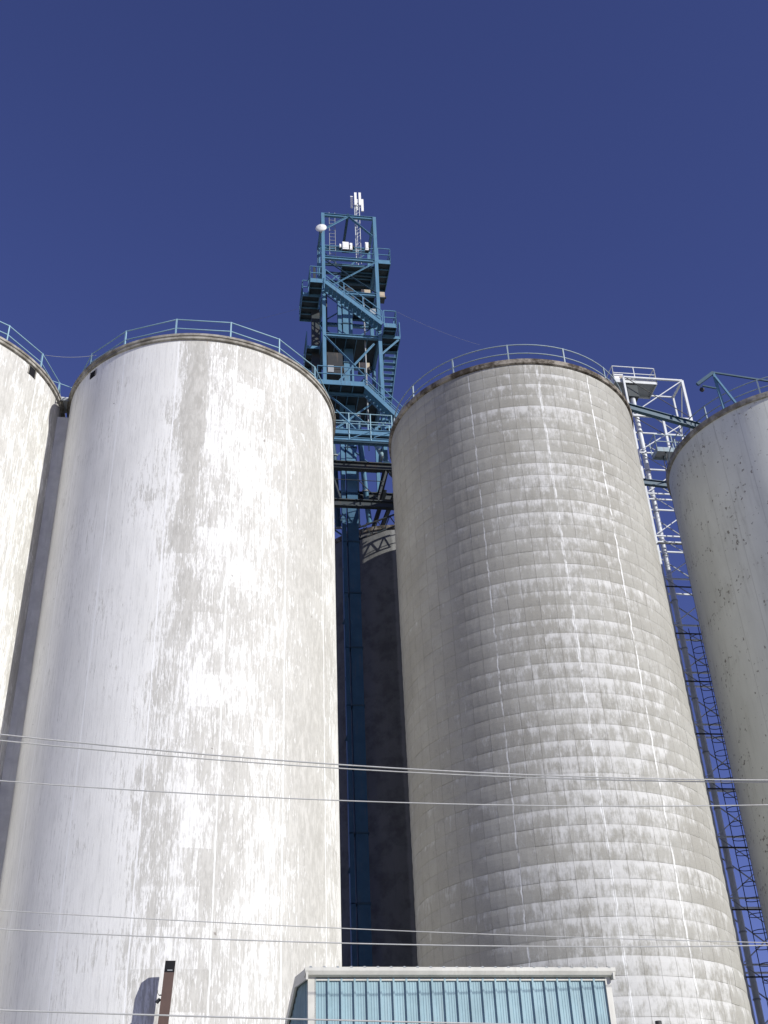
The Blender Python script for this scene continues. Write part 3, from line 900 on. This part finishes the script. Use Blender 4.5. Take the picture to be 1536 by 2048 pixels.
for i in range(1, len(zs)):
    z = zs[i]
    gpart('strut', lambda m: m.bar((GL, -0.03, z), (GR, -0.03, z), 0.075))
    if i in (3, 4): gpart('strut', lambda m: m.bar((GL, -0.03, z - 0.4), (GR, -0.03, z - 0.4), 0.075))
    gpart('strut', lambda m: m.bar((GL + 0.1, GD, z), (GR, GD, z), 0.08))
    zz = zs[i - 1]
    gpart('brace', lambda m: m.bar((GL + 0.1, -0.07, z + 0.1), (GR - 0.1, -0.07, zz - 0.1), 0.07, 0.05))
    gpart('brace', lambda m: m.bar((GL + 0.1, -0.10, zz - 0.1), (GR - 0.1, -0.10, z + 0.1), 0.035), M['black'] if i < 3 else M['galv_dark'])
    gpart('brace', lambda m: m.bar((GL + 0.1, GD - 0.05, zz), (GR - 0.1, GD - 0.05, z), 0.05), M['galv_dark'])
    gpart('brace', lambda m: m.bar((GR, 0.02, zz), (GR, GD - 0.02, z), 0.06), M['galv_dark'])
    gpart('brace', lambda m: m.bar((GL, 0.05, z), (GL, GD, zz), 0.06), M['galv_dark'])
platform(-1.0, 1.75, 0.1, 1.5, gz(45.3), 'flrb', 1.12, W_, gt, False, M['galv_dark'])
platform(0.35, 2.4, -0.9, -0.05, gz(39.6), 'frl', 1.05, M['railB'], gt, True, M['galv_dark'])
gpart('short_post', lambda m: m.bar((1.42, -0.3, gz(40.0)), (1.42, -0.3, gz(42.3)), 0.13))
gpart('short_beam', lambda m: m.bar((GL, -0.3, gz(42.35)), (1.45, -0.3, gz(42.35)), 0.12))
gb = thing('motor_housing', 'white motor housing on the top platform of the lattice tower', 'motor', GO, TY)
MB().box(-0.95, -0.30, 0.25, 0.85, gz(45.3) + 0.05, gz(45.3) + 0.62).build('housing', M['white'], gb)
MB().box(-0.27, 0.42, 0.25, 0.85, gz(45.3) + 0.05, gz(45.3) + 0.50).build('belt_guard', M['white'], gb)
MB().tube([(-0.45, 0.22, gz(45.3) + 0.36), (-0.45, 0.25, gz(45.3) + 0.36)], 0.1, 14).build('inspection_cap', M['beige'], gb)
# twin leg casings
gl = thing('elevator_leg', 'white round leg pipe running up the lattice tower, lower part in shade', 'grain elevator', GO, TY)
for i in range(16):
    z0 = i * 2.95
    z1 = min(z0 + 2.95, gz(45.2))
    if z1 - z0 < 0.3: break
    s = MB().tube([(0.12, 0.45, z0 + 0.03), (0.12, 0.45, z1)], 0.15, 16).build('casing', W_, gl)
    MB().tube([(0.12, 0.45, z0 - 0.03), (0.12, 0.45, z0 + 0.03)], 0.185, 16).build('flange', M['galv_dark'], s)
MB().box(-0.22, 0.46, 0.2, 0.72, gz(44.2), gz(45.1)).build('leg_head', M['girder'], gl)
# caged ladder
cg = thing('caged_ladder', 'dark caged ladder climbing the shaded side of the lattice tower', 'ladder', GO, TY)
LU, LVv = 0.52, -0.58
gpart('ladder_rail', lambda m: [m.bar((LU + 0.36, LVv + d, 1.0), (LU + 0.36, LVv + d, gz(39.5)), 0.04) for d in (-0.2, 0.2)], M['black'], cg)
def rungs(m):
    z = 1.2
    while z < gz(39.3):
        m.bar((LU + 0.36, LVv - 0.2, z), (LU + 0.36, LVv + 0.2, z), 0.022); z += 0.3
gpart('rungs', rungs, M['black'], cg)
hm = MB()
hm.tube([(0.40 * math.cos(t), 0.40 * math.sin(t), 0) for t in [R(28 + 10.15 * k) for k in range(31)]], 0.02, 5)
hoop = hm.mesh('hoop', M['black'])
z = 3.0
while z < gz(28.6):
    o = obj('hoop', hoop, cg); o.location = (LU, LVv, z); z += 0.72
for t in (R(172), R(262), R(279)):
    gpart('cage_strap', lambda m: m.bar((LU + 0.40 * math.cos(t), LVv + 0.40 * math.sin(t), 3.0), (LU + 0.40 * math.cos(t), LVv + 0.40 * math.sin(t), gz(28.5)), 0.035, 0.02), M['black'], cg)
for z in zs[4:]:
    gpart('stand_off', lambda m: m.bar((GL, -0.11, z - 0.55), (2.2, -0.11, z - 0.55), 0.06), M['black'], cg)

# blue link beams between grey and pale silo
def link(label, p, q, h):
    o = MB().ibeam(p, q, 0.2, h, 0.035).build('link_beam', M['blue_dark'])
    return tag(o, label, 'beam', kind='thing')
link('long dark blue beam tying grey silo rim to pale silo rim before the lattice tower', (11.7, 43.1, 36.22), (16.1, 45.2, 36.22), 0.36)
link('short dark blue beam between the silos, lower down before the lattice tower', (11.0, 48.8, 36.22), (15.8, 50.15, 36.22), 0.34)

# ------------------------------------------------------------------ hoist davit on the pale silo
hd = thing('hoist_davit', 'dark blue hoist arm with hook block on the rim of the pale chipped silo', 'hoist', (0, 0, 0))
p0 = Vector((16.62, 43.62, 36.02)); p1 = Vector((16.42, 43.27, 38.16))
dk = M['blue_dark']
MB().bar(p0, p1, 0.11).build('mast', M['blue'], hd)
MB().bar((17.2, 43.3, 36.02), (16.45, 43.27, 37.9), 0.09).build('leg', M['blue'], hd)
MB().bar(p1, (15.48, 43.2, 37.40), 0.12, 0.16).build('jib', dk, hd)
MB().bar((16.36, 43.25, 37.14), (15.72, 43.22, 37.32), 0.07).build('strut', dk, hd)
MB().bar(p1, (19.6, 43.6, 37.6), 0.08).build('back_stay', dk, hd)
hb = MB().tube([(15.60, 43.15, 37.05), (15.68, 43.22, 37.05)], 0.11, 12).build('hook_block', M['black'], hd)
MB().tube([(15.62, 43.2, 37.1), (15.6, 43.2, 37.36)], 0.012, 5).build('chain', M['black'], hb)

# ------------------------------------------------------------------ brown duct on the white silo's face
dc = thing('vent_duct', 'brown rectangular steel duct leaning upright before the white silo', 'duct', (-7.39, 36.02, 0), R(11))
def dpt(x, y, z): return (x + 0.058 * (z - 4.0), y, z)
x0, x1, y0, y1 = -0.15, 0.15, -0.17, 0.17
zf, zt = 9.68, 10.04                       # front lip lower than the back: the mouth slants
m = MB()
m.add([dpt(x0, y0, 0), dpt(x1, y0, 0), dpt(x1, y1, 0), dpt(x0, y1, 0), dpt(x0, y0, zf), dpt(x1, y0, zf), dpt(x1, y0 + 0.13, zt), dpt(x0, y0 + 0.13, zt), dpt(x1, y1, zt), dpt(x0, y1, zt)],
      [(0, 1, 5, 4), (1, 2, 8, 6, 5), (2, 3, 9, 8), (3, 0, 4, 7, 9), (0, 3, 2, 1), (7, 6, 8, 9)])
m.build('casing', M['rust'], dc)
m = MB()
m.add([dpt(x0 + .015, y0, zf), dpt(x1 - .015, y0, zf), dpt(x1 - .015, y0 + 0.125, zt), dpt(x0 + .015, y0 + 0.125, zt)], [(0, 1, 2, 3)])
m.build('mouth', M['hole'], dc)
MB().bar(dpt(-0.06, y0 + 0.02, zf + 0.06), dpt(0.09, y0 + 0.02, zf + 0.06), 0.04, 0.03).build('damper', M['galv_dark'], dc)
fl = thing('flood_light', 'small dark lamp clamped to the side of the brown duct', 'lamp', (-7.26, 35.98, 9.0))
MB().bar((0.08, 0, 0.06), (-0.03, 0, 0.06), 0.03).build('bracket', M['black'], fl)
m = MB(); m.prism([(-0.03, -0.06, -0.02), (-0.15, -0.06, -0.13), (-0.07, -0.06, -0.17), (0.02, -0.06, -0.06)], (0, 0.12, 0)); m.build('lamp_head', M['black'], fl)
tag(MB().tube([(-7.3, 36.0, 9.05), (-7.42, 36.3, 9.2), (-7.5, 36.7, 9.35)], 0.008, 5).build('lead_cable', M['black']), 'thin black cable looping from the duct lamp to the white wall', 'cable')

# ------------------------------------------------------------------ pale blue sheet-metal shed
SL = Vector((-2.18, 27.23, 0)); SY = R(11.72)
sh = thing('metal_shed', 'pale blue ribbed metal shed with cream trim in front of the silos', 'shed', tuple(SL), SY)
W, DP, EZ = 7.10, 5.2, 7.48
npan = 23
pw = (W - 0.24) / npan
def sheet(h, w):
    """one sheet: a proud lap rib and four small ribs"""
    xs = [(0, 0), (0.006, -0.050), (0.046, -0.050), (0.056, 0)]
    k = (w - 0.056) / 4
    for i in range(4):
        a = 0.056 + k * i
        if i: xs += [(a - 0.016, 0), (a - 0.006, -0.006), (a + 0.010, -0.006), (a + 0.020, 0)]
    xs += [(w, 0)]
    m = MB()
    vs = [(x, y, 0) for x, y in xs] + [(x, y, h) for x, y in xs]
    n = len(xs)
    m.add(vs, [(i, i + 1, n + i + 1, n + i) for i in range(n - 1)])
    m.add([(0, 0.02, 0), (w, 0.02, 0), (w, 0.02, h), (0, 0.02, h)], [(0, 1, 2, 3)])
    return m
pmesh = sheet(EZ - 0.02, pw).mesh('wall_sheet', M['shed'])
front = MB().box(0.02, W - 0.02, 0.03, 0.10, 0, EZ).build('front_wall', M['shed'], sh)
for i in range(npan):
    o = obj('wall_sheet', pmesh, front); o.location = (0.12 + i * pw, 0, 0.0)
def roofz(y): return 7.66 + 0.13 * y if y < 2.0 else 7.92 - 0.29 * (y - 2.0)
# left wall follows the roof slope
m = MB(); m.prism([(0.05, 0.1, 0), (0.05, DP, 0), (0.05, DP, roofz(DP) - 0.2), (0.05, 2.0, roofz(2) - 0.2), (0.05, 0.1, EZ)], (0.06, 0, 0))
side = m.build('side_wall', M['shed'], sh)
ns = 17
for i in range(ns):
    y = 0.1 + i * (DP - 0.1) / ns
    w = (DP - 0.1) / ns
    hz = min(roofz(y), roofz(y + w)) - 0.22
    o = obj('wall_sheet', sheet(hz, w).mesh('wall_sheet', M['shed']), side)
    o.rotation_euler = (0, 0, R(-90)); o.location = (0.045, y + w, 0)
m = MB(); m.prism([(W - 0.08, 0.1, 0), (W - 0.08, DP, 0), (W - 0.08, DP, roofz(DP) - 0.2), (W - 0.08, 2.0, roofz(2) - 0.2), (W - 0.08, 0.1, EZ)], (0.06, 0, 0)); m.build('side_wall', M['shed'], sh)
MB().box(0, W, DP - 0.05, DP, 0, roofz(DP) - 0.2).build('rear_wall', M['shed'], sh)
T_ = M['trim']
for (a, b) in ((-0.02, 0.155), (W - 0.115, W + 0.02)):
    MB().box(a, b, -0.05, 0.02, 0, EZ - 0.005).build('corner_trim', T_, sh)
m = MB(); m.prism([(-0.10, -0.16, 7.50), (-0.10, -0.05, 7.47), (-0.10, 0.0, 7.47), (-0.10, 0.02, 7.64), (-0.10, -0.20, 7.66), (-0.10, -0.20, 7.58)], (W + 0.22, 0, 0))
m.build('gutter', T_, sh)
MB().box(0.155, W - 0.115, -0.045, -0.004, 7.40, 7.437).build('head_trim', T_, sh)
m = MB(); m.prism([(-0.08, -0.19, roofz(-0.19) - 0.24), (-0.08, 2.0, roofz(2) - 0.24), (-0.08, DP + .1, roofz(DP) - 0.26), (-0.08, DP + .1, roofz(DP)), (-0.08, 2.0, roofz(2)), (-0.08, -0.19, roofz(-0.19))], (0.05, 0, 0))
m.build('rake_trim', T_, sh)
m = MB(); m.prism([(W + 0.04, -0.19, roofz(-0.19) - 0.24), (W + 0.04, 2.0, roofz(2) - 0.24), (W + 0.04, DP + .1, roofz(DP) - 0.26), (W + 0.04, DP + .1, roofz(DP)), (W + 0.04, 2.0, roofz(2)), (W + 0.04, -0.19, roofz(-0.19))], (0.05, 0, 0))
m.build('rake_trim', T_, sh)
rf = MB()
rf.prism([(-0.02, -0.18, roofz(-0.18) + 0.005), (-0.02, 2.0, roofz(2) + 0.005), (-0.02, DP + .08, roofz(DP) - 0.02), (-0.02, DP + .08, roofz(DP) - 0.06), (-0.02, 2.0, roofz(2) - 0.05), (-0.02, -0.18, roofz(-0.18) - 0.05)], (W + 0.04, 0, 0))
roof = rf.build('roof', M['galv_dark'], sh)
rm = MB().prism([(-0.035, -0.20, roofz(-0.2) + 0.006), (0.035, -0.20, roofz(-0.2) + 0.006), (0.018, -0.20, roofz(-0.2) + 0.045), (-0.018, -0.20, roofz(-0.2) + 0.045)], (0, 2.2, 0.13 * 2.2)).mesh('roof_rib', M['galv_dark'])
for i in range(24):
    o = obj('roof_rib', rm, roof); o.location = (0.03 + i * (W - 0.06) / 23, 0, 0)

# ------------------------------------------------------------------ overhead lines
WY = R(11)
def wire(label, a, b, c2, rad, mat, y0=25.0, lo=-30, hi=30, name='power_line', group='overhead lines'):
    kk = 0.92
    a, c2, y0, rad = 1.6 + (a - 1.6) * kk, c2 / kk, y0 * kk, rad * kk
    pts = []
    for i in range(61):
        u = lo + (hi - lo) * i / 60
        pts.append((u * math.cos(WY), y0 + u * math.sin(WY), a + b * u + c2 * u * u))
    return tag(MB().tube(pts, rad, 6).build(name, mat), label, 'wire', group)
wire('upper wire of the close pair crossing the silos at mid height', 11.432, -0.034, 0.0031, 0.016, M['wire'])
wire('lower wire of the close pair crossing the silos at mid height', 11.370, -0.029, 0.0029, 0.014, M['wire'], 25.05)
wire('single wire sagging just under the close pair', 10.625, -0.0095, 0.0028, 0.013, M['wire'])
wire('upper of two wires passing low, just above the shed roof', 7.835, -0.036, 0.0011, 0.010, M['wire'])
wire('lower of two wires passing low, just above the shed roof', 7.535, -0.0175, 0.0021, 0.013, M['wire'], 24.9)
wire('lowest wire, crossing the foot of the brown duct', 6.02, -0.030, 0.0006, 0.017, M['wire'], 24.8)

# guy lines and small roof cables
def cable(label, p, q, sag, rad=0.012, mat=None, cat='cable'):
    p, q = Vector(p), Vector(q)
    pts = [p.lerp(q, i / 12) - Vector((0, 0, sag * 4 * (i / 12) * (1 - i / 12))) for i in range(13)]
    return tag(MB().tube(pts, rad, 5).build('guy_cable', mat or M['cable']), label, cat)
cable('thin cable leaving the blue tower above the white silo rail', (-4.25, 50.2, 50.6), (-12.44, 60.0, 58.5), 0.2, 0.006)
cable('thin cable leaving the blue tower above the grey silo rail', (1.2, 48.9, 48.68), (6.97, 58.0, 53.97), 0.2, 0.006)
cable('slack cable strung between the roof rails of the two white silos', (-14.88, 38.49, 36.95), (-12.6, 38.6, 36.9), 0.12, 0.01, M['wire'])

# dark post end at the foot of the grey silo
ps = thing('bollard_pipe', 'dark capped pipe end standing at the foot of the grey panelled silo', 'pipe', (7.42, 36.9, 0))
MB().tube([(0, 0, 0), (0, 0, 7.72)], 0.075, 10).build('pipe', M['rust'], ps)
MB().tube([(0, 0, 7.72), (0, 0, 7.88)], 0.10, 10).build('cap', M['black'], ps)
